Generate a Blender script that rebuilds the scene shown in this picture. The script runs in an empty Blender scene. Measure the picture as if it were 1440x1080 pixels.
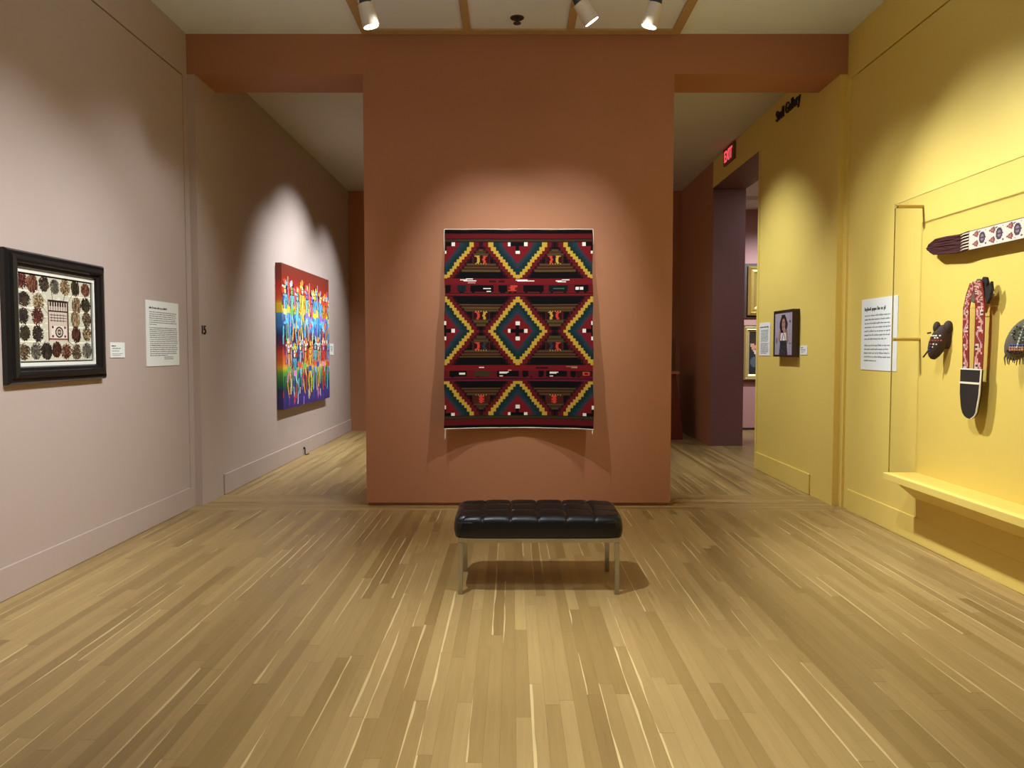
import bpy, bmesh, math, random
from mathutils import Vector, Matrix
random.seed(7)
PI = math.pi
sc = bpy.context.scene
COL = sc.collection

# ------------------------------------------------------------------ helpers
def lin(c):
    return tuple(((v / 255) / 12.92 if v / 255 <= 0.04045 else ((v / 255 + 0.055) / 1.055) ** 2.4) for v in c)

class MB:
    def __init__(s):
        s.v = []; s.f = []; s.c = []; s.sm = []
    def add(s, vs, fs, c=None, smooth=False):
        b = len(s.v); s.v += [tuple(p) for p in vs]
        for f in fs:
            s.f.append(tuple(b + i for i in f)); s.c.append(c); s.sm.append(smooth)
        return s
    def box(s, x0, x1, y0, y1, z0, z1, c=None):
        vs = [(x0,y0,z0),(x1,y0,z0),(x1,y1,z0),(x0,y1,z0),(x0,y0,z1),(x1,y0,z1),(x1,y1,z1),(x0,y1,z1)]
        return s.add(vs, [(0,3,2,1),(4,5,6,7),(0,1,5,4),(1,2,6,5),(2,3,7,6),(3,0,4,7)], c)
    def cyl(s, p0, p1, r0, r1=None, n=16, c=None, caps=True):
        r1 = r0 if r1 is None else r1
        p0, p1 = Vector(p0), Vector(p1); d = (p1 - p0).normalized()
        a = d.orthogonal().normalized(); b = d.cross(a)
        vs = [];
        for p, r in ((p0, r0), (p1, r1)):
            for i in range(n):
                t = 2*PI*i/n; vs.append(p + a*math.cos(t)*r + b*math.sin(t)*r)
        s.add(vs, [(i, (i+1)%n, n+(i+1)%n, n+i) for i in range(n)], c, True)
        if caps:
            s.add(vs[:n], [tuple(range(n))[::-1]], c); s.add(vs[n:], [tuple(range(n))], c)
        return s
    def tube(s, pts, r, n=8, c=None):
        pts = [Vector(p) for p in pts]; rs = r if isinstance(r, (list, tuple)) else [r]*len(pts)
        vs = []; a = None
        for i, p in enumerate(pts):
            d = (pts[min(i+1, len(pts)-1)] - pts[max(i-1, 0)]).normalized()
            a = d.orthogonal().normalized() if a is None else (a - d*a.dot(d)).normalized()
            b = d.cross(a)
            for k in range(n):
                t = 2*PI*k/n; vs.append(p + (a*math.cos(t) + b*math.sin(t))*rs[i])
        m = len(pts)
        fs = [(i*n+k, i*n+(k+1)%n, (i+1)*n+(k+1)%n, (i+1)*n+k) for i in range(m-1) for k in range(n)]
        s.add(vs, fs, c, True)
        s.add(vs[:n], [tuple(range(n))[::-1]], c); s.add(vs[-n:], [tuple(range(n))], c)
        return s
    def prism(s, pts, y0, y1, c=None):            # outline in x,z extruded along y
        n = len(pts)
        vs = [(x, y0, z) for x, z in pts] + [(x, y1, z) for x, z in pts]
        s.add(vs, [tuple(range(n)), tuple(range(2*n-1, n-1, -1))] + [(i+n, (i+1)%n+n, (i+1)%n, i) for i in range(n)], c)
        return s
    def ring(s, w, h, prof, c=None):
        """mitred frame: prof = list of (inset from the outer edge, y); outline w x h centred in x, z from 0"""
        rows = []
        for ins, y in prof:
            rows.append([(-w/2+ins, y, ins), (w/2-ins, y, ins), (w/2-ins, y, h-ins), (-w/2+ins, y, h-ins)])
        vs = [p for r in rows for p in r]
        fs = []
        for i in range(len(prof)):
            j = (i+1) % len(prof)
            for k in range(4):
                fs.append((i*4+k, i*4+(k+1)%4, j*4+(k+1)%4, j*4+k))
        return s.add(vs, fs, c)
    def raster(s, R, x0, z0, w, h, y):
        """coloured cells of a drawn design, equal neighbours of a row merged"""
        cw, ch = w/R.w, h/R.h
        for j in range(R.h):
            i = 0
            while i < R.w:
                k = i
                while k+1 < R.w and R.p[j][k+1] == R.p[j][i]: k += 1
                a, b = x0+i*cw, x0+(k+1)*cw; t, u = z0+h-j*ch, z0+h-(j+1)*ch
                s.add([(a,y,u),(b,y,u),(b,y,t),(a,y,t)], [(0,1,2,3)], R.p[j][i])
                i = k+1
        return s
    def build(s, name, mat, parent=None, loc=None, rz=0, bevel=0, weld=False):
        me = bpy.data.meshes.new(name)
        o = bpy.data.objects.new(name, me); COL.objects.link(o)
        me.from_pydata(s.v, [], s.f)
        me.update()
        for p, sm in zip(me.polygons, s.sm): p.use_smooth = sm
        if any(c is not None for c in s.c):
            at = me.color_attributes.new('Col', 'FLOAT_COLOR', 'CORNER')
            cache = {}
            data = []
            for p, c in zip(me.polygons, s.c):
                c = c or (128,128,128)
                if c not in cache: cache[c] = lin(c) + (1.0,)
                data += list(cache[c])*p.loop_total
            at.data.foreach_set('color', data)
        if weld:
            bm = bmesh.new(); bm.from_mesh(me); bmesh.ops.remove_doubles(bm, verts=bm.verts, dist=1e-5)
            bm.to_mesh(me); bm.free()
        me.materials.append(mat)
        if bevel:
            m = o.modifiers.new('bevel', 'BEVEL'); m.width = bevel; m.segments = 2; m.limit_method = 'ANGLE'
        if parent: o.parent = parent
        if loc: o.location = loc
        o.rotation_euler.z = rz
        return o

class Raster:
    def __init__(s, w, h, bg):
        s.w, s.h = w, h; s.p = [[bg]*w for _ in range(h)]
    def set(s, x, y, c):
        x, y = int(x), int(y)
        if 0 <= x < s.w and 0 <= y < s.h: s.p[y][x] = c
    def rect(s, x0, y0, x1, y1, c):
        for y in range(int(round(y0)), int(round(y1))):
            for x in range(int(round(x0)), int(round(x1))): s.set(x, y, c)
    def ell(s, cx, cy, rx, ry, c):
        for y in range(int(cy-ry), int(cy+ry)+2):
            for x in range(int(cx-rx), int(cx+rx)+2):
                if ((x+.5-cx)/rx)**2 + ((y+.5-cy)/ry)**2 <= 1: s.set(x, y, c)
    def line(s, x0, y0, x1, y1, w, c):
        n = int(max(abs(x1-x0), abs(y1-y0))*1.5)+1
        for i in range(n+1):
            t = i/n; x = x0+(x1-x0)*t; y = y0+(y1-y0)*t
            for a in range(int(math.ceil(w))):
                s.set(x+a-w/2+.5, y, c)
                if w > 1.5: s.set(x+a-w/2+.5, y+1, c)
    def poly(s, pts, c):
        ys = [p[1] for p in pts]
        for y in range(int(min(ys)), int(max(ys))+1):
            xs = []
            for i in range(len(pts)):
                (xa, ya), (xb, yb) = pts[i], pts[(i+1) % len(pts)]
                if (ya <= y+.5) != (yb <= y+.5): xs.append(xa+(y+.5-ya)*(xb-xa)/(yb-ya))
            xs.sort()
            for a, b in zip(xs[::2], xs[1::2]):
                for x in range(int(round(a)), int(round(b))): s.set(x, y, c)

def empty(name, label, cat, loc, rz=0, group=None):
    o = bpy.data.objects.new(name, None); COL.objects.link(o)
    o.empty_display_size = .1; o.location = loc; o.rotation_euler.z = rz
    return tag(o, label, cat, group)
def tag(o, label, cat, group=None):
    o['label'] = label; o['category'] = cat
    if group: o['group'] = group
    return o
def struct(o):
    o['kind'] = 'structure'; return o

# ------------------------------------------------------------------ materials
def new_mat(name):
    m = bpy.data.materials.new(name); m.use_nodes = True
    return m, m.node_tree, m.node_tree.nodes['Principled BSDF']
def mat(name, c, rough=.6, metal=0, spec=.5, coat=0, vary=.05, nscale=6, bump=0, bscale=200, sheen=0):
    m, nt, b = new_mat(name); N = nt.nodes; L = nt.links
    col = lin(c)
    tc = N.new('ShaderNodeTexCoord')
    n = N.new('ShaderNodeTexNoise'); n.inputs['Scale'].default_value = nscale; n.inputs['Detail'].default_value = 4
    L.new(tc.outputs['Object'], n.inputs['Vector'])
    r = N.new('ShaderNodeMix'); r.data_type = 'RGBA'
    r.inputs[6].default_value = tuple(v*(1-vary) for v in col)+(1,)
    r.inputs[7].default_value = tuple(min(1, v*(1+vary)) for v in col)+(1,)
    L.new(n.outputs['Fac'], r.inputs[0]); L.new(r.outputs[2], b.inputs['Base Color'])
    b.inputs['Roughness'].default_value = rough; b.inputs['Metallic'].default_value = metal
    b.inputs['Specular IOR Level'].default_value = spec; b.inputs['Coat Weight'].default_value = coat
    if bump:
        n2 = N.new('ShaderNodeTexNoise'); n2.inputs['Scale'].default_value = bscale; n2.inputs['Detail'].default_value = 3
        L.new(tc.outputs['Object'], n2.inputs['Vector'])
        bp = N.new('ShaderNodeBump'); bp.inputs['Strength'].default_value = bump; bp.inputs['Distance'].default_value = .002
        L.new(n2.outputs['Fac'], bp.inputs['Height']); L.new(bp.outputs['Normal'], b.inputs['Normal'])
    return m
def attr_mat(name, rough=.7, bump=.3, bscale=400, spec=.3):
    m, nt, b = new_mat(name); N = nt.nodes; L = nt.links
    a = N.new('ShaderNodeAttribute'); a.attribute_name = 'Col'
    L.new(a.outputs['Color'], b.inputs['Base Color'])
    b.inputs['Roughness'].default_value = rough; b.inputs['Specular IOR Level'].default_value = spec
    tc = N.new('ShaderNodeTexCoord'); n2 = N.new('ShaderNodeTexNoise'); n2.inputs['Scale'].default_value = bscale
    L.new(tc.outputs['Object'], n2.inputs['Vector'])
    bp = N.new('ShaderNodeBump'); bp.inputs['Strength'].default_value = bump; bp.inputs['Distance'].default_value = .002
    L.new(n2.outputs['Fac'], bp.inputs['Height']); L.new(bp.outputs['Normal'], b.inputs['Normal'])
    return m
def emit_mat(name, c, s):
    m, nt, b = new_mat(name)
    b.inputs['Base Color'].default_value = lin(c)+(1,)
    b.inputs['Emission Color'].default_value = lin(c)+(1,); b.inputs['Emission Strength'].default_value = s
    return m
def clear_mat(name, tint, gloss=1.0):
    m, nt, b = new_mat(name); N = nt.nodes; L = nt.links
    N.remove(b); out = N['Material Output']
    t = N.new('ShaderNodeBsdfTransparent'); t.inputs[0].default_value = tint+(1,)
    g = N.new('ShaderNodeBsdfGlossy'); g.inputs['Roughness'].default_value = .02
    fr = N.new('ShaderNodeLayerWeight'); fr.inputs['Blend'].default_value = .5
    pw_ = N.new('ShaderNodeMath'); pw_.operation = 'POWER'; pw_.inputs[1].default_value = 5; L.new(fr.outputs['Facing'], pw_.inputs[0])
    mx = N.new('ShaderNodeMixShader'); mu = N.new('ShaderNodeMath'); mu.operation = 'MULTIPLY_ADD'; mu.inputs[1].default_value = gloss; mu.inputs[2].default_value = .02
    L.new(pw_.outputs[0], mu.inputs[0]); L.new(mu.outputs[0], mx.inputs[0])
    L.new(t.outputs[0], mx.inputs[1]); L.new(g.outputs[0], mx.inputs[2]); L.new(mx.outputs[0], out.inputs[0])
    return m

def wood_floor():
    m, nt, b = new_mat('oak_strip_floor'); N = nt.nodes; L = nt.links
    geo = N.new('ShaderNodeNewGeometry'); sep = N.new('ShaderNodeSeparateXYZ'); L.new(geo.outputs['Position'], sep.inputs[0])
    def M(op, a, b_=None, c_=None):
        n = N.new('ShaderNodeMath'); n.operation = op
        for i, v in enumerate((a, b_, c_)):
            if v is None: continue
            if isinstance(v, (int, float)): n.inputs[i].default_value = v
            else: L.new(v, n.inputs[i])
        return n.outputs[0]
    def WN(a, b_=None):
        n = N.new('ShaderNodeTexWhiteNoise'); n.noise_dimensions = '3D'
        c = N.new('ShaderNodeCombineXYZ'); L.new(a, c.inputs[0])
        if b_ is not None: L.new(b_, c.inputs[1])
        L.new(c.outputs[0], n.inputs['Vector']); s_ = N.new('ShaderNodeSeparateColor'); L.new(n.outputs['Color'], s_.inputs[0])
        return n.outputs['Value'], s_.outputs
    X, Y = sep.outputs[0], sep.outputs[1]
    # cross-laid threshold strips under the beam
    inb = M('MULTIPLY', M('GREATER_THAN', Y, 6.83), M('LESS_THAN', Y, 7.56))
    def mixf(a, b_): return M('ADD', M('MULTIPLY', a, M('SUBTRACT', 1, inb)), M('MULTIPLY', b_, inb))
    U = mixf(X, Y); V = mixf(Y, X)
    W = 0.062
    u = M('DIVIDE', M('ADD', U, 20.01), W); iu = M('FLOOR', u); fu = M('FRACT', u)
    v1, c1 = WN(iu)
    v = M('DIVIDE', M('ADD', V, M('MULTIPLY', v1, 9.0)), M('ADD', .9, M('MULTIPLY', c1[1], .9))); iv = M('FLOOR', v); fv = M('FRACT', v)
    v2, c2 = WN(iu, iv)
    ramp = N.new('ShaderNodeValToRGB'); L.new(v2, ramp.inputs[0])
    e = ramp.color_ramp.elements
    e[0].position = 0; e[0].color = lin((142,114,66))+(1,)
    e[1].position = 1; e[1].color = lin((176,147,92))+(1,)
    for p, c in ((.12,(150,122,72)),(.35,(158,130,79)),(.6,(164,135,84)),(.85,(169,140,88))):
        k = ramp.color_ramp.elements.new(p); k.color = lin(c)+(1,)
    # grain
    cmb = N.new('ShaderNodeCombineXYZ'); L.new(M('MULTIPLY', U, 1.0), cmb.inputs[0]); L.new(M('MULTIPLY', V, .045), cmb.inputs[1]); L.new(M('MULTIPLY', v2, 40), cmb.inputs[2])
    g = N.new('ShaderNodeTexNoise'); g.inputs['Scale'].default_value = 70; g.inputs['Detail'].default_value = 5; g.inputs['Distortion'].default_value = .6
    L.new(cmb.outputs[0], g.inputs['Vector'])
    gm = N.new('ShaderNodeMapRange'); L.new(g.outputs['Fac'], gm.inputs[0]); gm.inputs[1].default_value = .3; gm.inputs[2].default_value = .75; gm.inputs[3].default_value = 1.04; gm.inputs[4].default_value = .9
    # pale sapwood streak along one edge of some boards, its width wandering
    c3 = N.new('ShaderNodeCombineXYZ'); L.new(M('MULTIPLY', V, .9), c3.inputs[0]); L.new(M('MULTIPLY', v2, 33), c3.inputs[1])
    wn = N.new('ShaderNodeTexNoise'); wn.inputs['Scale'].default_value = 1.6; L.new(c3.outputs[0], wn.inputs['Vector'])
    wid = M('MULTIPLY', M('SUBTRACT', wn.outputs['Fac'], .38), .8)
    sap = M('MULTIPLY', M('LESS_THAN', fu, wid), M('GREATER_THAN', c2[2], .68))
    # dark heart streaks
    c4 = N.new('ShaderNodeCombineXYZ'); L.new(M('MULTIPLY', U, 9.), c4.inputs[0]); L.new(M('MULTIPLY', V, .7), c4.inputs[1]); L.new(M('MULTIPLY', v2, 21), c4.inputs[2])
    kn = N.new('ShaderNodeTexNoise'); kn.inputs['Scale'].default_value = 3.2; kn.inputs['Detail'].default_value = 3; L.new(c4.outputs[0], kn.inputs['Vector'])
    kr = N.new('ShaderNodeMapRange'); L.new(kn.outputs['Fac'], kr.inputs[0]); kr.inputs[1].default_value = .62; kr.inputs[2].default_value = .74; kr.inputs[3].default_value = 0; kr.inputs[4].default_value = .35
    hk = M('MULTIPLY', kr.outputs[0], M('GREATER_THAN', c2[1], .6))
    # joints
    ju = M('GREATER_THAN', M('ABSOLUTE', M('SUBTRACT', fu, .5)), .489)
    jv = M('GREATER_THAN', M('ABSOLUTE', M('SUBTRACT', fv, .5)), .4985)
    jn = M('MAXIMUM', ju, jv)
    def mix(f, a, b_):
        n = N.new('ShaderNodeMix'); n.data_type = 'RGBA'; n.inputs[0].default_value = 1
        if isinstance(f, (int, float)): n.inputs[0].default_value = f
        else: L.new(f, n.inputs[0])
        if isinstance(a, tuple): n.inputs[6].default_value = a
        else: L.new(a, n.inputs[6])
        if isinstance(b_, tuple): n.inputs[7].default_value = b_
        else: L.new(b_, n.inputs[7])
        return n.outputs[2]
    c = mix(sap, ramp.outputs[0], lin((204,178,122))+(1,))
    c = mix(hk, c, lin((124,88,48))+(1,))
    vm = N.new('ShaderNodeVectorMath'); vm.operation = 'SCALE'; L.new(c, vm.inputs[0]); L.new(gm.outputs[0], vm.inputs['Scale'])
    c = mix(M('MULTIPLY', jn, .45), vm.outputs[0], lin((96,66,34))+(1,))
    L.new(c, b.inputs['Base Color'])
    rg = N.new('ShaderNodeMapRange'); L.new(v2, rg.inputs[0]); rg.inputs[3].default_value = .3; rg.inputs[4].default_value = .4
    L.new(rg.outputs[0], b.inputs['Roughness'])
    b.inputs['Specular IOR Level'].default_value = .42
    bp = N.new('ShaderNodeBump'); bp.inputs['Strength'].default_value = .12; bp.inputs['Distance'].default_value = .001
    L.new(M('SUBTRACT', g.outputs['Fac'], M('MULTIPLY', jn, 1.0)), bp.inputs['Height']); L.new(bp.outputs['Normal'], b.inputs['Normal'])
    return m

MAUVE = (190,171,160); ORANGE = (176,120,86); YELLOW = (232,204,104)
m_mauve = mat('mauve_paint', MAUVE, .62, vary=.02, bump=.08, bscale=300, spec=.35)
m_orange = mat('terracotta_paint', ORANGE, .62, vary=.02, bump=.08, bscale=300, spec=.35)
m_yellow = mat('mustard_paint', YELLOW, .55, vary=.02, bump=.08, bscale=300, spec=.4)
m_plum = mat('plum_paint', (126,86,82), .6, vary=.02, bump=.08, bscale=300)
m_rose = mat('rose_paint', (186,140,134), .6, vary=.02)
m_ceil = mat('ceiling_paint', (232,240,246), .8, vary=.02)
m_ceil2 = mat('far_ceiling_paint', (205,200,186), .8, vary=.02)
m_tan = mat('tan_wood', (178,146,98), .5, vary=.15, nscale=14)
m_panel = mat('grey_panel', (220,224,232), .8, vary=.02)
m_floor = wood_floor()
m_black = mat('black_lacquer', (26,25,26), .28, vary=.1, spec=.5)
m_dark = mat('dark_slot', (40,24,16), .8)
m_leather = mat('black_leather', (10,10,11), .33, vary=.15, spec=.4, bump=.25, bscale=500)
m_chrome = mat('brushed_chrome', (170,168,160), .22, metal=1, vary=.05)
m_white = mat('white_card', (238,240,232), .6, vary=.01)
m_mat = mat('cream_mount', (232,232,222), .7, vary=.02)
m_ink = mat('printed_ink', (92,94,90), .7)
m_inkd = mat('bold_ink', (40,42,40), .7)
m_letter = mat('black_letter', (30,24,16), .5)
m_paint = attr_mat('painted_surface', .45, .1, 120, .4)
m_weave = attr_mat('woven_wool', .9, .9, 500, .1)
m_bead = attr_mat('beadwork', .55, .8, 600, .5)
m_cord = mat('cream_cord', (236,226,202), .8)
m_brownframe = mat('brown_box_frame', (58,36,26), .45, vary=.1)
m_gold = mat('gilded_frame', (196,168,92), .35, metal=.6, vary=.25, nscale=60, bump=.8, bscale=120)
m_gold2 = mat('pale_gilt', (210,190,130), .35, metal=.4, vary=.2, nscale=40)
m_red = mat('dark_red_paint', (112,36,22), .5, vary=.05)
m_spot = mat('spotlight_enamel', (205,188,160), .4, vary=.03)
m_spotdark = mat('spotlight_dark', (44,48,46), .4)
m_lens = emit_mat('spotlight_lens', (255,250,236), 5)
m_exit = emit_mat('exit_letter_glow', (255,84,96), .8)
m_exitcase = mat('exit_sign_case', (120,86,60), .5)
m_glass = clear_mat('acrylic_sheet', (.98,.975,.95), .5)
m_glassedge = mat('acrylic_edge', (196,176,96), .25)
m_brass = mat('brushed_brass', (190,164,92), .35, metal=.5)
m_hide = mat('dark_hide', (52,34,26), .75, vary=.3, nscale=60, bump=.5, bscale=200)
m_fringe = mat('dark_red_wool', (62,12,17), .9, vary=.3, nscale=80, bump=.8, bscale=300)
m_velvet = mat('black_velvet', (22,17,16), .85, vary=.2)
m_fur = mat('grey_fringe', (92,88,70), .85, vary=.4, nscale=120, bump=.6)

# ------------------------------------------------------------------ the room
YB = 7.04; YJ = 7.54; H1 = 4.43; H2 = 4.362; YF = 13.55
BACK = -2.6
struct(MB().box(-3.6, 6.4, BACK-.2, 14.2, -.12, 0).build('floor', m_floor))
struct(MB().box(-3.3, 3.5, BACK-.2, YB+.03, H1, H1+.15).build('ceiling', m_ceil))
struct(MB().box(-3.3, 3.2, YB+.04, YF+.2, H2, H2+.15).build('ceiling_rear', m_ceil2))
# near left wall: slab with a shallow L-shaped joint round the removable panel
w = MB()
w.box(-3.25, -3.056, BACK, YB, 0, H1)
w.box(-3.056, -3.036, BACK, 6.925, 0, 4.012)
w.box(-3.056, -3.036, BACK, YB, 4.026, H1)
w.box(-3.056, -3.036, 6.939, YB, .19, 4.026)
w.box(-3.056, -3.036, 6.925, YB, 0, .19)
struct(w.build('wall_left', m_mauve))
struct(MB().box(-3.036, -3.024, BACK, 6.9, 0, .2).build('baseboard_left', m_mauve, bevel=.006))
# rear left wall (starts with the jamb that stands 6 cm proud)
w = MB(); w.box(-3.25, -2.968, YB, YF, 0, H2)
struct(w.build('wall_left_rear', m_mauve))
struct(MB().box(-2.968, -2.952, YJ+.02, YF, 0, .215).build('baseboard_left_rear', m_mauve, bevel=.006))
# pier wall and beam
struct(MB().box(-1.392, 1.515, YB-.013, YJ, .03, H1+.1).box(-1.38, 1.503, YB+.02, YJ-.02, 0, .03).build('wall_center', m_orange))
struct(MB().box(-3.036, 3.13, YB-.012, YJ, 4.066, H1+.1).build('trim_1', m_orange))
# near right wall: raised panel, sunk band, joint above
w = MB()
w.box(3.16, 3.35, BACK, YB, 0, H1)
w.box(3.135, 3.16, BACK, 6.84, 0, 3.99)
w.box(3.135, 3.16, BACK, YB, 4.004, H1)
w.box(3.145, 3.16, 6.86, YB, 0, 4.004)
struct(MB().box(3.125, 3.145, 6.965, YB-.001, 0, 4.004).build('trim_3', m_yellow))
struct(w.build('wall_right', m_yellow))
struct(MB().box(3.12, 3.135, BACK, 6.845, 0, .2).build('baseboard_right', m_yellow, bevel=.006))
# rear right wall with the opening to the next gallery
w = MB()
w.box(3.07, 3.56, YB, 9.24, 0, H2); w.box(3.08, 3.56, 9.24, 9.258, 0, 3.95); w.box(3.07, 3.56, 9.258, 9.32, 0, H2)
w.box(3.07, 3.56, 9.24, 9.258, 3.95, H2); w.box(3.07, 3.56, 9.32, 11.42, 3.96, H2)
struct(w.build('wall_right_rear', m_yellow))
struct(MB().box(3.052, 3.07, YJ+.02, 9.235, 0, .215).build('baseboard_right_rear', m_yellow, bevel=.006))
struct(MB().box(3.07, 3.56, 11.42, YF, 0, H2).build('wall_right_end', m_orange))
struct(MB().box(3.072, 3.57, 11.405, 11.42, 0, 3.96).box(3.072, 3.57, 9.32, 11.42, 3.945, 3.96).build('trim_2', m_plum))
struct(MB().box(-3.25, 3.2, YF, YF+.15, 0, H2).build('wall_rear', m_orange))
struct(MB().box(-3.25, 3.35, BACK-.15, BACK, 0, H1).build('wall_near', m_mauve))
# next gallery
struct(MB().box(3.56, 6.2, 13.7, 13.85, 0, 4.1).build('wall_gallery_rear', m_rose))
struct(MB().box(6.2, 6.35, 7.5, 13.7, 0, 4.1).build('wall_gallery_right', m_plum))
struct(MB().box(3.2, 6.35, 7.5, 13.85, 4.06, 4.16).box(3.57, 6.2, 12.55, 12.63, 4.0, 4.06).build('ceiling_gallery', m_ceil))
struct(MB().box(3.56, 6.35, 7.35, 7.5, 0, 4.1).build('wall_gallery_front', m_plum))
struct(MB().box(3.58, 6.2, 13.68, 13.7, .012, .04).build('baseboard_gallery', m_dark))
# beam seen high in the next gallery's plum upper wall


# ------------------------------------------------------------------ ceiling grid
g = empty('ceiling_grid', 'tan wooden ceiling grid holding three pale grey panels above the terracotta wall', 'ceiling grid', (.08, 6.98, H1))
def loc(mb, root):
    o = root.location; return mb
def rel(mb, root):
    o = root.location; mb.v = [(x-o.x, y-o.y, z-o.z) for x, y, z in mb.v]; return mb
gx = [-1.385, -.41, .533, 1.55]
rel(MB().box(-1.385, 1.55, 6.88, 6.975, H1-.03, H1), g).build('crossbar', m_tan, g, bevel=.004)
for i, (a, b) in enumerate(((-1.385,-1.3),(-.445,-.375),(.498,.568),(1.465,1.55))):
    rel(MB().box(a, b, .9, 6.879, H1-.03, H1), g).build('rail', m_tan, g, bevel=.004)
rel(MB().box(-1.3, 1.465, .9, 1.0, H1-.03, H1), g)
for a, b in ((-1.3,-.445),(-.375,.498),(.568,1.465)):
    rel(MB().box(a, b, .95, 6.879, H1-.014, H1), g).build('panel', m_panel, g)

# sprinkler: dark escutcheon and little drop disc
s = empty('ceiling_sprinkler', 'small dark round ceiling sprinkler between the track spotlights', 'sprinkler', (.045, 6.66, H1-.014))
MB().cyl((0,0,0), (0,0,-.006), .062, .058, 24).build('escutcheon', m_spotdark, s)
MB().cyl((0,0,-.006), (0,0,-.045), .012, n=12).cyl((0,0,-.045), (0,0,-.051), .034, n=20).build('deflector', m_spotdark, s)

# track + spotlights
tr = MB().box(-1.6, 1.7, 6.12, 6.155, H1-.06, H1-.03).build('lighting_track', m_white); tag(tr, 'white lighting track under the ceiling grid that carries the spotlights', 'track')
def spotlight(loc, aim, label):
    o = empty('track_spotlight', label, 'spotlight', (loc[0], 6.137, H1-.06), 0, 'track spotlights above the terracotta wall')
    base = Vector(o.location); L_ = Vector(loc) - base; A = (Vector(aim) - Vector(loc)).normalized()
    MB().box(-.05, .05, -.017, .017, -.03, 0).build('adapter', m_white, o)
    tail = L_ - A*.09
    MB().tube([(0,0,-.03), (0,0,-.07), tail*.6 + Vector((0,0,-.03)), tail], .014, 10).build('arm', m_spotdark, o)
    MB().cyl(tail - A*.03, tail + A*.05, .036, .05, 20).build('heat_sink', m_spotdark, o)
    b = MB().cyl(L_ - A*.04, L_ + A*.13, .062, .068, 28, caps=True); b.build('housing', m_spot, o)
    MB().cyl(L_ + A*.1301, L_ + A*.134, .058, n=24).build('lens', m_lens, o)
    return o
spotlight((-1.155, 6.02, 4.20), (-.45, 6.45, 1.2), 'track spotlight left of the sprinkler, nearest the mauve wall')
spotlight((.565, 6.02, 4.22), (2.2, 6.5, 1.9), 'track spotlight just right of the sprinkler, middle of the three')
spotlight((1.13, 6.02, 4.20), (.35, 6.45, 1.5), 'rightmost track spotlight, nearest the yellow wall')

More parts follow.
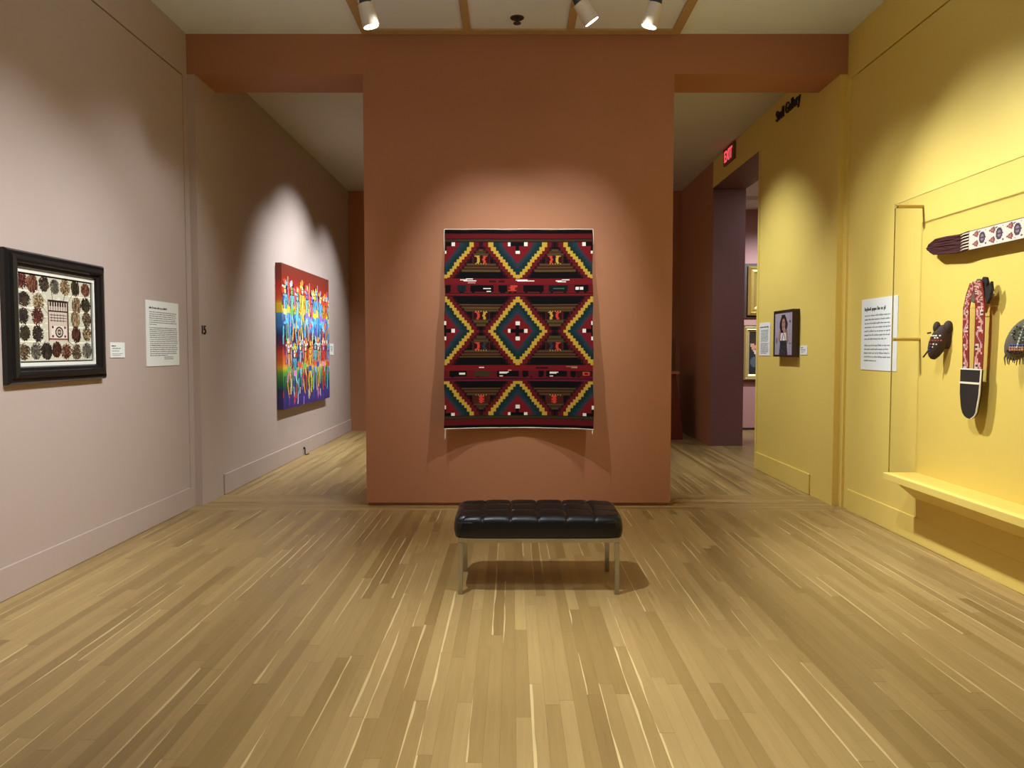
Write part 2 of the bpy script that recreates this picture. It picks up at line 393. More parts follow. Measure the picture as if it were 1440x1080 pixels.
# ------------------------------------------------------------------ woven rug on the pier
def rug_design():
    W, Hh = 173, 208                       # cells of 4 x 4.45 design units (691 x 925)
    BK=(14,10,12); RD=(96,22,26); RD2=(112,25,29); OL=(62,48,28); OL2=(88,68,38); DG=(22,46,44); BL=(44,52,62)
    YL=(190,154,56); WH=(240,232,220); OR=(196,64,46); MR=(48,16,20); ST=(120,66,38)
    R = Raster(W, Hh, BK)
    rows = ((118, 0), (522, 1), (912, 2)); dx_c = [92, 433, 783]
    sx, sy = 11.4, 14.2
    for j in range(Hh):
        y = 50 + (j+.5)*925/Hh
        for i in range(W):
            x = 92 + (i+.5)*691/W
            c = None
            if y < 70: c = BK
            elif y < 90: c = RD
            elif y < 108: c = OL if (j % 3) else MR
            elif y > 962: c = BK
            elif y > 937: c = RD
            elif y > 917: c = OL if (j % 3) else (40,34,20)
            elif 276 <= y < 362: 
                c = RD2 if y < 304 else (RD if y < 340 else (RD2 if (j % 3) else MR))
            elif 682 <= y < 757:
                c = RD2 if y < 706 else (RD if y < 738 else ((96,26,44) if (j % 3) else MR))
            else:
                cy = 118 if y < 276 else (522 if y < 682 else 912)
                dy = abs(y - cy)
                k = min(dx_c, key=lambda q: abs(x-q)); ddx = abs(x-k)
                m = int(ddx/sx) + int(dy/sy + (.5 if cy == 522 else 0))
                if m <= 13:
                    if m >= 12: c = RD
                    elif m >= 10: c = YL
                    elif m >= 8: c = DG
                    elif m >= 6: c = BL if (m == 6) else (34,50,62)
                    else:
                        c = RD2
                        if (dy < 8 and ddx < 40) or (ddx < 8 and dy < 36): c = BK
                        if (dy < 9 and 32 < ddx < 46) or (ddx < 9 and 28 < dy < 43): c = WH
                elif m == 14: c = MR
                else:
                    mid = 262 if x < 433 else 605; a = x - mid; aa = abs(a)
                    e = 155 - dy
                    if dy < 20 and aa < 28 - 6*(dy < 8): c = BK
                    elif dy < 22: c = MR if aa < 40 else OL
                    elif dy < 54: c = OL2 if int(dy/6) % 3 == 1 else OL
                    elif dy < 88:
                        c = (72,30,24)
                        if 42 < aa < 72: c = BK
                        elif aa < 36:
                            ph = int(abs((dy-71))/5)
                            inn = 6+ph*2 < aa < 18+ph*2 if ph < 3 else 8 < aa < 30
                            lower = cy == 912
                            if lower: c = OR if (aa < 12 and (ph % 2 == 0 or aa < 6)) else (72,30,24)
                            elif inn:
                                right = a > 0
                                if cy == 118: c = (OR if right else YL) if x < 433 else (YL if right else OR)
                                elif y < 522: c = (YL if right else OR) if x < 433 else (OR if right else YL)
                                else: c = (BL if right else OR) if x < 433 else (OR if right else BL)
                            else: c = MR
                    elif dy < 92: c = YL if (aa < 30 and int(x) % 3 == 0) else OL
                    elif dy < 126: c = OL2 if int(dy/7) % 2 else (62,34,22)
                    else: c = BK
            R.p[j][i] = c
    def r(x0, y0, x1, y1, c): R.rect((x0-92)/691*W, (y0-50)/925*Hh, (x1-92)/691*W, (y1-50)/925*Hh, c)
    for x0, x1, c in ((94,118,BK),(150,192,(22,34,36)),(212,318,BK),(345,384,BK),(384,436,(96,26,30)),(458,556,BK),(580,668,(16,26,26)),(700,764,BK)):
        r(x0, 306, x1, 338, c); r(x0+8, 338, x0+20, 344, BK); r(x1-22, 338, x1-10, 344, BK)
    for q in range(4): r(262+q*8, 316+q*6, 308, 319+q*6, WH)
    for q, (a, b) in enumerate(((400,432),(390,424),(398,418),(386,428))): r(a, 308+q*7, b, 315+q*7, OR)
    r(598, 321, 652, 326, (70,96,74)); r(702, 318, 718, 330, WH); r(724, 318, 740, 330, WH)
    for a, b, y in ((164,196,282),(180,240,287),(190,222,278),(200,236,293),(430,512,287),(424,480,283),(612,640,284),(640,676,280),(620,660,289)): r(a, y, b, y+4, WH if y != 293 else (190,150,140))
    r(300, 284, 330, 296, MR); r(345, 284, 372, 296, MR)
    for x0, x1, c in ((116,196,BK),(232,304,OL),(334,438,BK),(454,484,BK),(484,530,(92,24,30)),(530,556,BK),(568,664,BK),(680,704,BK),(704,783,(60,16,20))):
        r(x0, 708, x1, 734, c); r(x0+6, 734, x0+18, 740, BK)
    r(160, 717, 188, 726, WH)
    for q in range(4): r(348, 712+q*6, 392-q*9, 715+q*6, WH); r(582, 712+q*6, 624-q*8, 715+q*6, WH)
    r(736, 712, 766, 730, OR); r(745, 716, 758, 724, RD)
    r(250, 692, 276, 696, WH); r(386, 702, 402, 708, (236,150,130)); r(520, 690, 574, 700, MR); r(660, 686, 712, 690, (150,110,70)); r(684, 692, 712, 696, (170,150,120))
    return R
R = rug_design()
rug = empty('woven_rug', 'red, black and yellow diamond-patterned woven rug hanging on the terracotta wall above the bench', 'rug', (.062, YB, .76))
RW, RH = 1.39, 1.86
def rug_y(u, t):                            # u -1..1 across, t 0 top .. 1 bottom; hangs clear of the wall lower down
    edge = abs(u)**2
    out = .022 + t*(.035 + .105*edge) + .05*t*(u > 0)*edge
    return -out - .004*math.sin(u*9+t*4)
mb = MB(); n_i, n_j = R.w, R.h
P = {}
def rx(i, t): return (-RW/2 + RW*i/n_i)
vs = []
for j in range(n_j+1):
    t = j/n_j
    for i in range(n_i+1):
        u = 2*i/n_i - 1
        x = -RW/2 + RW*i/n_i + (.004*math.sin(j*.11) if i in (0, n_i) else 0)
        vs.append((x, rug_y(u, t), RH*(1-t) + (.004*math.sin(u*11)*(1 if j in (0, n_j) else 0))))
st = n_i+1
b0 = 0; mb.v = vs[:]
for j in range(n_j):
    for i in range(n_i):
        mb.f.append(((j+1)*st+i, (j+1)*st+i+1, j*st+i+1, j*st+i)); mb.c.append(R.p[j][i]); mb.sm.append(True)
# back layer and edges
nb = len(mb.v); mb.v += [(x, y+.008, z) for x, y, z in vs]
for j in range(0, n_j, 1):
    for i in (0, n_i):
        mb.f.append((j*st+i, (j+1)*st+i, nb+(j+1)*st+i, nb+j*st+i)); mb.c.append((60,20,20)); mb.sm.append(False)
for i in range(n_i):
    for j in (0, n_j):
        mb.f.append((j*st+i, j*st+i+1, nb+j*st+i+1, nb+j*st+i)); mb.c.append((30,14,14)); mb.sm.append(False)
for j in range(0, n_j):
    for i in range(0, n_i):
        mb.f.append((nb+j*st+i, nb+j*st+i+1, nb+(j+1)*st+i+1, nb+(j+1)*st+i)); mb.c.append((60,20,20)); mb.sm.append(True)
mb.build('weaving', m_weave, rug)
def edge_pt(u, t): 
    return (RW/2*u, rug_y(u, t)-.002, RH*(1-t))
for nm, pts in (('edge_cord', [edge_pt(u/12, 0) for u in range(-12, 13)]), ('edge_cord', [edge_pt(u/12, 1) for u in range(-12, 13)])):
    dz = .006 if pts[0][2] > 1 else -.004
    MB().tube([(x, y+.004, z+dz) for x, y, z in pts], .0045, 6).build(nm, m_cord, rug)
for u in (-1, 1):
    e = edge_pt(u, 0)
    MB().tube([(e[0]+u*.004, e[1], e[2]+.006), (e[0]+u*.009, e[1], e[2]-.06), (e[0]+u*.006, e[1], e[2]-.2 if u < 0 else e[2]-.14)], [.005,.004,.002], 6).build('corner_loop', m_cord, rug)
for u, ln in ((-1, .115), (1, .05)):
    e = edge_pt(u, 1); t = MB()
    for k in range(5):
        a = random.uniform(-.008, .008); l = ln*random.uniform(.75, 1.05)
        t.tube([(e[0]-u*.01, e[1]+.002, e[2]), (e[0]-u*.01+a*.5, e[1], e[2]-l*.5), (e[0]-u*.01+a, e[1]+.004*k-.008, e[2]-l)], [.003,.002,.0012], 5)
    t.build('tassel', m_cord, rug)
MB().box(-RW/2+.03, RW/2-.03, -.008, 0, RH-.06, RH-.02).build('hanging_batten', m_brownframe, rug)

# ------------------------------------------------------------------ text cards
def words(mb, x0, x1, z, xh, y, rnd, gap=1.0, dense=1.0):
    """a row of unreadable small print: word-length runs of tiny upright strokes"""
    x = x0
    while x < x1:
        n = rnd.randint(2, 9)
        for k in range(n):
            if x > x1: break
            a = rnd.random(); h = xh*(1.55 if a > .82 else 1.0); d = xh*.4 if a < .08 else 0
            mb.box(x, x+xh*.42*dense, y-.0006, y, z-d, z+h); 
            mb.box(x, x+xh*.75, y-.0006, y, z+xh*.4, z+xh*.62)
            x += xh*.85
        x += xh*.75*gap
def card(name, label, cat, loc, rz, w, h, blocks, heading=None, thick=.006, seed=1, group=None, rule=None):
    """blocks: list of (top fraction, n lines, pitch, x-height, x start frac, x end frac, last line frac)"""
    rnd = random.Random(seed)
    o = empty(name, label, cat, loc, rz, group)
    MB().box(-w/2, w/2, -thick, 0, 0, h).build('board', m_white, o, bevel=.0008)
    if heading:
        t = MB(); top, xh, xe = heading
        words(t, -w/2+w*.09, -w/2+w*xe, h*(1-top), xh, -thick, rnd, .8, 1.5); t.build('heading', m_inkd, o)
    t = MB()
    for top, n, pitch, xh, xs, xe, last in blocks:
        for k in range(n):
            z = h*(1-top) - k*pitch; e = xe if k < n-1 else last
            e -= rnd.random()*.05 if k < n-1 else 0
            words(t, -w/2+w*xs, -w/2+w*e, z, xh, -thick, rnd)
    t.build('lettering', m_ink, o)
    if rule:
        MB().box(-w/2, w/2, -thick-.0006, -thick, h*rule, h*rule+.006).build('rule', m_ink, o)
        t = MB(); words(t, -w/2+w*.07, w/2*.85, h*.1, .008, -thick, rnd, .8, 1.5); t.build('footer', m_inkd, o)
    return o
LW, RWL = PI/2, -PI/2
card('wall_text_panel', 'tall white text panel on the mauve wall right of the black-framed picture', 'text panel', (-3.036, 6.44, 1.355), LW, .60, .555,
     [(.18, 7, .0175, .0065, .1, .93, .3), (.42, 10, .0165, .0065, .1, .95, .4), (.69, 6, .017, .0065, .1, .95, .62), (.87, 2, .016, .006, .52, .84, .8)], (.125, .012, .62), seed=3, group='text panels on the gallery walls')
card('wall_label', 'small square white label beside the black-framed picture', 'label', (-3.036, 5.69, 1.435), LW, .21, .115,
     [(.42, 1, .012, .006, .12, .7, .7), (.58, 1, .012, .005, .12, .65, .6), (.76, 2, .012, .003, .12, .85, .7)], (.26, .008, .35), seed=4, group='small object labels on the gallery walls')
card('wall_label', 'small white label on the far mauve wall behind the rainbow canvas', 'label', (-2.968, 12.18, 1.40), LW, .24, .19,
     [(.3, 4, .022, .008, .12, .8, .7)], None, seed=5, group='small object labels on the gallery walls')
card('wall_label', 'small cream label with a ruled bottom strip right of the woven rug', 'label', (1.182, YB, 1.31), 0, .198, .168,
     [(.18, 1, .02, .007, .08, .36, .36), (.33, 1, .02, .007, .08, .48, .48), (.47, 1, .02, .006, .08, .82, .82), (.62, 1, .02, .003, .08, .8, .7)], None, thick=.008, seed=6, group='small object labels on the gallery walls', rule=.27)
card('wall_text_panel', 'white text panel on the yellow wall, partly behind the acrylic sheet', 'text panel', (3.135, 6.33, 1.318), RWL, .62, .62,
     [(.245, 7, .034, .0105, .1, .83, .72), (.665, 5, .033, .0105, .1, .83, .45)], (.165, .02, .68), seed=7, group='text panels on the gallery walls')
card('wall_text_panel', 'narrow white text panel beside the opening, left of the small portrait', 'text panel', (3.07, 8.99, 1.42), RWL, .38, .40,
     [(.24, 9, .0165, .007, .16, .86, .8), (.64, 8, .0165, .007, .16, .86, .7)], (.15, .013, .85), seed=8, group='text panels on the gallery walls')
card('wall_label', 'small white label right of the small portrait on the yellow wall', 'label', (3.07, 7.78, 1.44), RWL, .19, .095,
     [(.45, 3, .016, .005, .15, .75, .5)], (.25, .007, .4), seed=9, group='small object labels on the gallery walls')

# lettering on the walls
def text_obj(name, s, size, loc, rz, m, depth=.004, font_scale_x=1.0, bold=0.0, parent=None):
    cu = bpy.data.curves.new(name, 'FONT'); cu.body = s; cu.size = size; cu.extrude = depth; cu.offset = bold; cu.align_x = 'CENTER'
    tmp = bpy.data.objects.new(name+'_tmp', cu); COL.objects.link(tmp)
    bpy.context.view_layer.update()
    me = bpy.data.meshes.new_from_object(tmp.evaluated_get(bpy.context.evaluated_depsgraph_get()))
    bpy.data.objects.remove(tmp)
    me.transform(Matrix.Rotation(PI/2, 4, 'X')); me.transform(Matrix.Scale(font_scale_x, 4, (1,0,0)))
    me.materials.clear(); me.materials.append(m)
    o = bpy.data.objects.new(name, me); COL.objects.link(o); o.location = loc; o.rotation_euler.z = rz
    if parent: o.parent = parent
    return o
t = text_obj('wall_number', '15', .118, (-2.968+.0045, 7.125, 1.645), LW, m_letter, .004, 1.0, .001)
tag(t, 'black gallery number 15 on the mauve jamb at eye level', 'number')
t = text_obj('gallery_lettering', 'Stull Gallery', .17, (3.07-.008, 8.35, 4.125), RWL, m_letter, .008, .86, .001)
tag(t, 'black raised lettering high on the yellow wall under the ceiling', 'lettering')

# exit sign
ex = empty('exit_sign', 'red lit exit sign above the opening on the yellow wall', 'sign', (3.07, 10.52, 4.115), RWL)
MB().box(-.25, .25, -.035, 0, 0, .235).build('case', m_exitcase, ex, bevel=.006)
text_obj('letters', 'EXIT', .215, (0, -.0385, .04), 0, m_exit, .003, .85, .004, ex)

# power cord by the baseboard
o = MB().tube([(0,-.02,.10), (.0,-.022,.012), (.0,-.03,.006), (.05,-.05,.006), (.10,-.045,.006)], .008, 8).box(-.012,.012,-.02,0,.085,.115).build('power_cord', m_letter, None, (-2.952, 10.42, 0), LW)
tag(o, 'short black cord hanging from the baseboard below the rainbow canvas', 'cord')

# ------------------------------------------------------------------ black framed picture
fr = empty('framed_picture', 'square picture of brown clumps on cream in a wide black moulded frame', 'picture', (-3.036, 4.935, 1.285), LW)
FW, FH = 1.06, .82
MB().ring(FW, FH, [(0,0),(0,-.03),(.012,-.045),(.03,-.042),(.038,-.058),(.06,-.066),(.075,-.06),(.082,-.045),(.1,-.04),(.108,-.024),(.108,0)]).build('frame', m_black, fr)
MB().ring(FW-.2, FH-.2, [(0,-.012),(0,-.024),(.028,-.024),(.028,-.012)]).v
q = MB().ring(FW-.2, FH-.2, [(0,-.01),(0,-.024),(.03,-.024),(.03,-.01)]); q.v = [(x,y,z+.1) for x,y,z in q.v]; q.build('mount', m_mat, fr)
def clump_design():
    W, Hh = 150, 122; CR = (206,202,178); rnd = random.Random(21)
    R = Raster(W, Hh, CR)
    for _ in range(500):
        x, y = rnd.random()*W, rnd.random()*Hh; R.line(x, y, x+rnd.uniform(2,6), y+rnd.uniform(-1,1), 1, rnd.choice(((232,230,212),(206,204,178),(214,212,186))))
    for y in (24, 47, 70, 93): 
        R.line(0, y, 44, y-1, 2, (240,234,212)); R.line(100, y, W, y, 2, (240,234,212)); 
    R.line(8, 8, 54, 52, 1, (110,92,70)); R.line(20, 4, 60, 44, 1, (130,112,90)); R.line(64, 20, 66, 34, 1, (100,84,64)); R.line(92, 20, 88, 34, 1, (110,92,70))
    R.line(112, 16, 98, 34, 1, (150,140,116)); R.line(0, 44, 50, 60, 1, (120,104,80)); R.line(96, 92, 128, 110, 1, (130,112,90)); R.line(136, 34, 100, 66, 1, (170,180,150))
    pal = [(74,36,24),(60,46,34),(92,70,44),(120,92,58),(46,38,32),(104,58,34),(130,104,66),(88,80,66),(52,44,26)]
    cells = [(8,11),(28,13),(50,12),(71,13),(92,13),(114,12),(137,13),
             (12,35),(38,38),(116,38),(137,36),(10,58),(36,58),(113,60),(138,58),
             (12,81),(36,82),(114,82),(138,80),(10,106),(32,106),(52,106),(72,104),(92,106),(114,108),(137,106)]
    for k, (cx, cy) in enumerate(cells):
        base = (84,34,26) if k in (0, 12) else pal[(k*5+k//3) % len(pal)]
        w, h = rnd.uniform(8.5, 10.5), rnd.uniform(9.5, 11)
        shape = k % 4
        R.ell(cx, cy, w*.75, h*.8, tuple(int(v*.8) for v in base))
        for _ in range(260):
            a = rnd.random()*2*PI; d = rnd.random()**.5
            x = cx + math.cos(a)*w*d; y = cy + math.sin(a)*h*d
            f = rnd.choice((.45,.7,1,1.25,1.6)); gy = sum(base)/3; c = tuple(int(min(230, max(14, (v*.75+gy*.25)*f))) for v in base)
            if shape == 0: R.line(x, y, x+math.cos(a)*2, y+math.sin(a)*2, 1, c)
            elif shape == 1: R.line(x, y-3, x+rnd.uniform(-1,1), y+3, 1, c)
            elif shape == 2: R.ell(x, y, 1.3, 1.3, c)
            else: R.line(x, y, x+rnd.uniform(-3,3), y+rnd.uniform(0,3), 1, c)
    # the small woven panel in the middle
    R.rect(56, 33, 98, 92, (206,190,172)); D = (46,30,26)
    R.rect(56, 33, 98, 36, D); R.rect(56, 33, 58, 92, (110,70,56)); R.rect(95, 33, 98, 92, (84,48,40))
    for x in range(60, 94, 5): R.poly([(x,36),(x+3,36),(x+2,48),(x+1,48)], D)
    R.rect(58, 48, 96, 50, D)
    for y in (54, 58, 62):
        R.rect(60, y, 94, y+1, (86,66,66)); 
        for x in range(62, 92, 6): R.rect(x, y-1, x+2, y+2, (120,96,92))
    R.rect(62, 70, 93, 88, (224,212,196))
    R.ell(78, 79, 8, 8, D); R.ell(78, 79, 6, 6, (200,188,170)); R.ell(78, 79, 3.4, 4, D); R.ell(78, 79, 1.6, 2, (190,170,150))
    for x, y in ((65,72),(90,72),(65,85),(90,85)): R.ell(x, y, 2, 2, (100,44,36))
    R.rect(58, 88, 96, 90, (120,44,36))
    # dark line round the image
    for a in ((0,0,W,2),(0,Hh-2,W,Hh),(0,0,2,Hh),(W-2,0,W,Hh)): R.rect(*a, (36,30,26))
    return R
iw, ih = FW-.26, FH-.26
MB().raster(clump_design(), -iw/2, .13, iw, ih, -.0125).box(-iw/2, iw/2, -.012, 0, .13, .13+ih, (40,34,30)).build('artwork', m_paint, fr)

# ------------------------------------------------------------------ rainbow canvas
cv = empty('painted_canvas', 'large rainbow-striped canvas crowded with dancing figures on the far mauve wall', 'painting', (-2.966, 10.52, .735), LW)
CW, CH, CT = 2.38, 1.85, .075
def band(t):
    st = [(0,(116,50,34)),(.09,(134,46,32)),(.15,(196,48,34)),(.24,(226,92,40)),(.275,(240,206,40)),(.335,(240,206,40)),(.337,(70,150,214)),(.42,(60,130,200)),(.5,(40,54,110)),(.56,(120,40,70)),(.6,(204,62,44)),(.68,(232,128,50)),(.72,(238,190,60)),(.745,(110,176,64)),(.82,(44,120,70)),(.87,(36,62,90)),(.92,(66,58,130)),(1,(62,50,118))]
    for (a, ca), (b, cb) in zip(st, st[1:]):
        if a <= t <= b:
            k = (t-a)/(b-a) if b > a else 0
            k = round(k*5)/5
            return tuple(int(ca[i]+(cb[i]-ca[i])*k) for i in range(3))
    return st[-1][1]
def dancers():
    W, Hh = 176, 150; rnd = random.Random(5); R = Raster(W, Hh, (0,0,0))
    for j in range(Hh):
        for i in range(W): R.p[j][i] = band((j+.5)/Hh)
    K = (18,14,22)
    warm = [(244,214,60),(240,160,60),(232,90,60),(238,226,150),(220,70,70),(250,190,90)]
    cool = [(96,190,230),(120,206,220),(160,120,200),(70,80,170),(226,150,200),(120,190,110)]
    cols = [(10+i*18.5+rnd.uniform(-3,3)) for i in range(10)]
    for n in range(150):                                           # dark shapes of the crowd behind
        x = rnd.random()*W; y = Hh*(.12+.66*rnd.random()); R.line(x, y, x+rnd.uniform(-4,4), y+rnd.uniform(5,13), rnd.choice((1.5,2,3)), rnd.choice((K,K,(40,30,70),(120,30,40),(30,60,110),(170,60,40),(70,36,90))))
    for row, (y0, hh) in enumerate(((14, 66), (74, 62))):
        for n, cx in enumerate(cols):
            cx = cx + (9 if row else 0) + rnd.uniform(-2, 2); top = y0 + rnd.uniform(-3, 8); pal = warm if (n+row) % 3 else cool; alt = cool if (n+row) % 3 else warm
            lean = rnd.uniform(-5, 5); a = rnd.choice(pal+alt[:2]); b = rnd.choice(pal+alt); c = rnd.choice(alt)
            hy = top+9; sh = top+16; hip = top+hh*.5; ft = top+hh
            for q in range(7):                                     # feather headdress
                an = PI*(q+.5)/7; R.line(cx, hy, cx+math.cos(an)*8, hy-math.sin(an)*9, 1.6, rnd.choice((warm[2],warm[0],(240,236,220),a,K)))
            def limb(x0,y0_,x1,y1,w,col):
                R.line(x0, y0_, x1, y1, w+2, K); R.line(x0, y0_, x1, y1, w, col)
            kx = cx+lean
            limb(kx, hip, kx-5+rnd.uniform(-2,2), (hip+ft)/2, 4, b); limb(kx-5, (hip+ft)/2, kx-3+rnd.uniform(-4,4), ft, 3, a)
            limb(kx, hip, kx+5+rnd.uniform(-2,3), (hip+ft)/2-3, 4, a); limb(kx+6, (hip+ft)/2-3, kx+2+rnd.uniform(0,5), ft-4, 3, rnd.choice(pal))
            R.poly([(cx-5,sh-1),(cx+6,sh-1),(kx+5,hip+2),(kx-4,hip+2)], K); R.poly([(cx-4,sh),(cx+5,sh),(kx+4,hip+1),(kx-3,hip+1)], a)
            for q in range(3): R.line(cx-3+q*3, sh+2, kx-2+q*2, hip-1, 1, rnd.choice((c, b, K)))
            R.rect(kx-5, hip-2, kx+6, hip+4, c); R.line(kx-4, hip+4, kx-4, hip+9, 1, a); R.line(kx+4, hip+4, kx+5, hip+10, 1, (240,236,220))
            limb(cx-4, sh+1, cx-8, sh+10, 3, a); limb(cx-8, sh+10, cx-5+rnd.uniform(-3,3), sh+3-rnd.uniform(0,12), 2, b)
            limb(cx+5, sh+1, cx+9, sh+9, 3, a); limb(cx+9, sh+9, cx+8+rnd.uniform(-3,3), sh-rnd.uniform(-8,9), 2, b)
            R.ell(cx, hy+2, 4, 5.5, K); R.ell(cx, hy+2, 3, 4.5, rnd.choice((a, (250,232,190), c))); R.rect(cx-2, hy+1, cx+2, hy+2, K)
            if n % 2 == 0: R.line(cx+10, top-3, cx+9+lean*.5, ft-6, 1, rnd.choice(((244,236,214),(244,214,90),(190,220,240))))
    for n in range(22):
        x = rnd.random()*W; y = Hh*.86+rnd.random()*16; R.line(x, y, x+rnd.uniform(-2,2), y+rnd.uniform(5,12), 1.4, rnd.choice(((214,60,80),(190,160,220),(240,230,190),(90,80,170),(40,40,110))))
    for n in range(40):                                            # cloud-blue scumble
        x = rnd.random()*W; y = Hh*(.36+rnd.random()*.09); 
        if rnd.random() < .6: R.ell(x, y, rnd.uniform(2,5), rnd.uniform(1.5,3.2), rnd.choice(((110,196,236),(84,168,226),(150,214,226))))
    return R
MB().raster(dancers(), -CW/2, 0, CW, CH, -CT).build('artwork', m_paint, cv)
sd = MB()
nb_ = 74
for k in range(nb_):
    z1 = CH*(1-k/nb_); z0 = CH*(1-(k+1)/nb_); c = band((k+.5)/nb_)
    sd.add([(-CW/2,-CT,z0),(-CW/2,-CT,z1),(-CW/2,0,z1),(-CW/2,0,z0)], [(0,1,2,3)], c)
    sd.add([(CW/2,-CT,z0),(CW/2,0,z0),(CW/2,0,z1),(CW/2,-CT,z1)], [(0,1,2,3)], c)
sd.add([(-CW/2,-CT,CH),(CW/2,-CT,CH),(CW/2,0,CH),(-CW/2,0,CH)], [(0,1,2,3)], (84,38,28))
sd.add([(-CW/2,-CT,0),(CW/2,-CT,0),(CW/2,0,0),(-CW/2,0,0)], [(3,2,1,0)], (40,34,80))
sd.add([(-CW/2,0,0),(CW/2,0,0),(CW/2,0,CH),(-CW/2,0,CH)], [(3,2,1,0)], (150,140,120))
sd.build('canvas_edge', m_paint, cv)

# ------------------------------------------------------------------ small portrait on the rear yellow wall
pt = empty('framed_portrait', 'small portrait of a dark-haired figure in a deep brown box frame on the yellow wall', 'picture', (3.07, 8.2, 1.415), RWL)
PW, PH, PT = .58, .515, .075
MB().ring(PW, PH, [(0,0),(0,-PT),(.022,-PT),(.022,-PT+.012),(.022,0)]).build('frame', m_brownframe, pt, bevel=.002)
def portrait():
    W, Hh = 74, 66; R = Raster(W, Hh, (176,164,176)); rnd = random.Random(2)
    for j in range(Hh):
        for i in range(W):
            if rnd.random() < .3: R.p[j][i] = rnd.choice(((164,154,168),(186,176,186),(152,146,162)))
    K = (34,26,28); SK = (176,128,106)
    R.line(62, 0, 62, 66, 1, (110,100,110)); R.ell(63, 15, 3, 2, (70,60,70)); R.line(58, 48, 68, 48, 1.4, (60,56,62)); R.ell(8, 44, 4, 5, (110,116,132))
    R.poly([(20,28),(52,28),(58,44),(50,50),(24,50),(16,42)], (132,104,88))
    R.ell(36, 14, 13, 9, K); R.rect(28, 4, 43, 12, (48,38,44)); R.ell(26, 20, 6, 9, K); R.ell(47, 20, 6, 8, (60,40,38))
    R.ell(36, 18, 7, 8.5, SK); R.rect(31, 15, 35, 16, K); R.rect(38, 15, 42, 16, K); R.rect(36, 17, 37, 20, (150,100,84)); R.rect(34, 22, 39, 23, (140,60,56))
    R.poly([(32,26),(41,26),(46,33),(28,33)], SK); R.ell(30, 31, 5, 4, K)
    R.poly([(26,32),(46,32),(48,44),(24,44)], (236,232,226)); R.line(36, 32, 30, 44, 2, K); R.line(40, 34, 44, 44, 1.5, (90,70,70))
    R.poly([(18,30),(25,30),(24,44),(15,40)], SK); R.poly([(48,30),(54,30),(58,42),(50,46)], SK)
    R.poly([(23,44),(49,44),(54,66),(19,66)], (40,40,44))
    for _ in range(90): R.set(rnd.randint(22,51), rnd.randint(45,65), rnd.choice(((96,100,104),(140,140,140),(62,62,66))))
    return R
pw, ph = PW-.044, PH-.044
MB().raster(portrait(), -pw/2, .022, pw, ph, -PT+.01).box(-pw/2, pw/2, -PT+.011, 0, .022, .022+ph, (60,50,50)).build('artwork', m_paint, pt)

# ------------------------------------------------------------------ acrylic-fronted wall case
case = empty('display_ledge', 'long yellow ledge low on the yellow wall under the acrylic sheet', 'ledge', (3.135, 5.705, 0), 0)
YN = 3.1
def L2(mb): return rel(mb, case)
L2(MB().box(2.88, 3.135, YN, 5.705, .492, .545)).build('shelf', m_yellow, case, bevel=.004)
# sloping soffit under the shelf and cleat below
und = MB(); pr = [(2.93,.492),(3.135,.492),(3.135,.36),(3.09,.36)]
y0, y1 = YN, 5.64
und.add([(x,y0,z) for x,z in pr]+[(x,y1,z) for x,z in pr], [(0,1,2,3),(7,6,5,4),(0,4,5,1),(1,5,6,2),(2,6,7,3),(3,7,4,0)])
L2(und).build('soffit', m_yellow, case)
L2(MB().box(3.105, 3.135, YN, 5.60, .203, .36)).build('cleat', m_yellow, case)
gl = empty('acrylic_sheet', 'large clear acrylic sheet standing on the yellow ledge in front of the beadwork', 'acrylic sheet', (2.935, 5.72, .545), 0)
MB().box(-.004, .004, -2.6, 0, 0, 2.06).build('sheet', m_glass, gl)
MB().box(-.0045, .0045, -2.6, 0, 2.06, 2.064).build('top_edge', m_glassedge, gl)
MB().box(-.0045, .0045, 0, .004, 0, 2.064).build('side_edge', m_glassedge, gl)
for z in (2.04, 1.03):
    MB().cyl((.004,-.025,z), (.196,-.025,z), .013, n=14).build('standoff', m_brass, gl)
    MB().cyl((-.012,-.025,z), (-.004,-.025,z), .015, n=14).build('standoff_cap', m_brass, gl)
    MB().cyl((-.02,-.025,z), (-.012,-.025,z), .009, n=14).v

# beaded sash at the top
sx_ = empty('beaded_belt', 'horizontal beaded belt with long dark red fringe behind the acrylic sheet', 'belt', (3.135, 5.5, 2.2), RWL)
# local: x toward the camera (-Y), z up, -y into the room
bd = MB(); rnd = random.Random(4)
def sash_design():
    W, Hh = 150, 24; CRM = (226,214,200); R = Raster(W, Hh, CRM); PK = (176,106,96); NV = (58,44,66)
    for k in range(7):
        x = 5 + k*22
        for cy in (6, 18):
            R.poly([(x,cy),(x+8,cy-4.5),(x+9,cy),(x+8,cy+4.5)], (112,52,54)); R.poly([(x+2,cy),(x+7,cy-2.6),(x+7.6,cy),(x+7,cy+2.6)], PK)
        R.ell(x+14, 12, 4, 7.5, NV); R.ell(x+14, 12, 2, 4.2, (150,120,132)); R.rect(x+10, 11, x+19, 13, NV)
        R.set(x+11, 3, NV); R.set(x+11, 21, NV); R.set(x+18, 3, (130,60,60)); R.set(x+18, 20, (90,120,100)); R.ell(x+19, 20, 1.2, 1.2, NV); R.ell(x+10, 4, 1.2, 1.2, (90,110,100))
    for x in range(W): R.set(x, 0, (120,90,90)); 
    return R
Rr = sash_design()
bd.raster(Rr, .50, -.036, 1.15, .125, -.075).box(.50, 1.65, -.074, -.066, -.036, .089, (90,60,50)); bd.build('beaded_band', m_bead, sx_)
fg = MB()
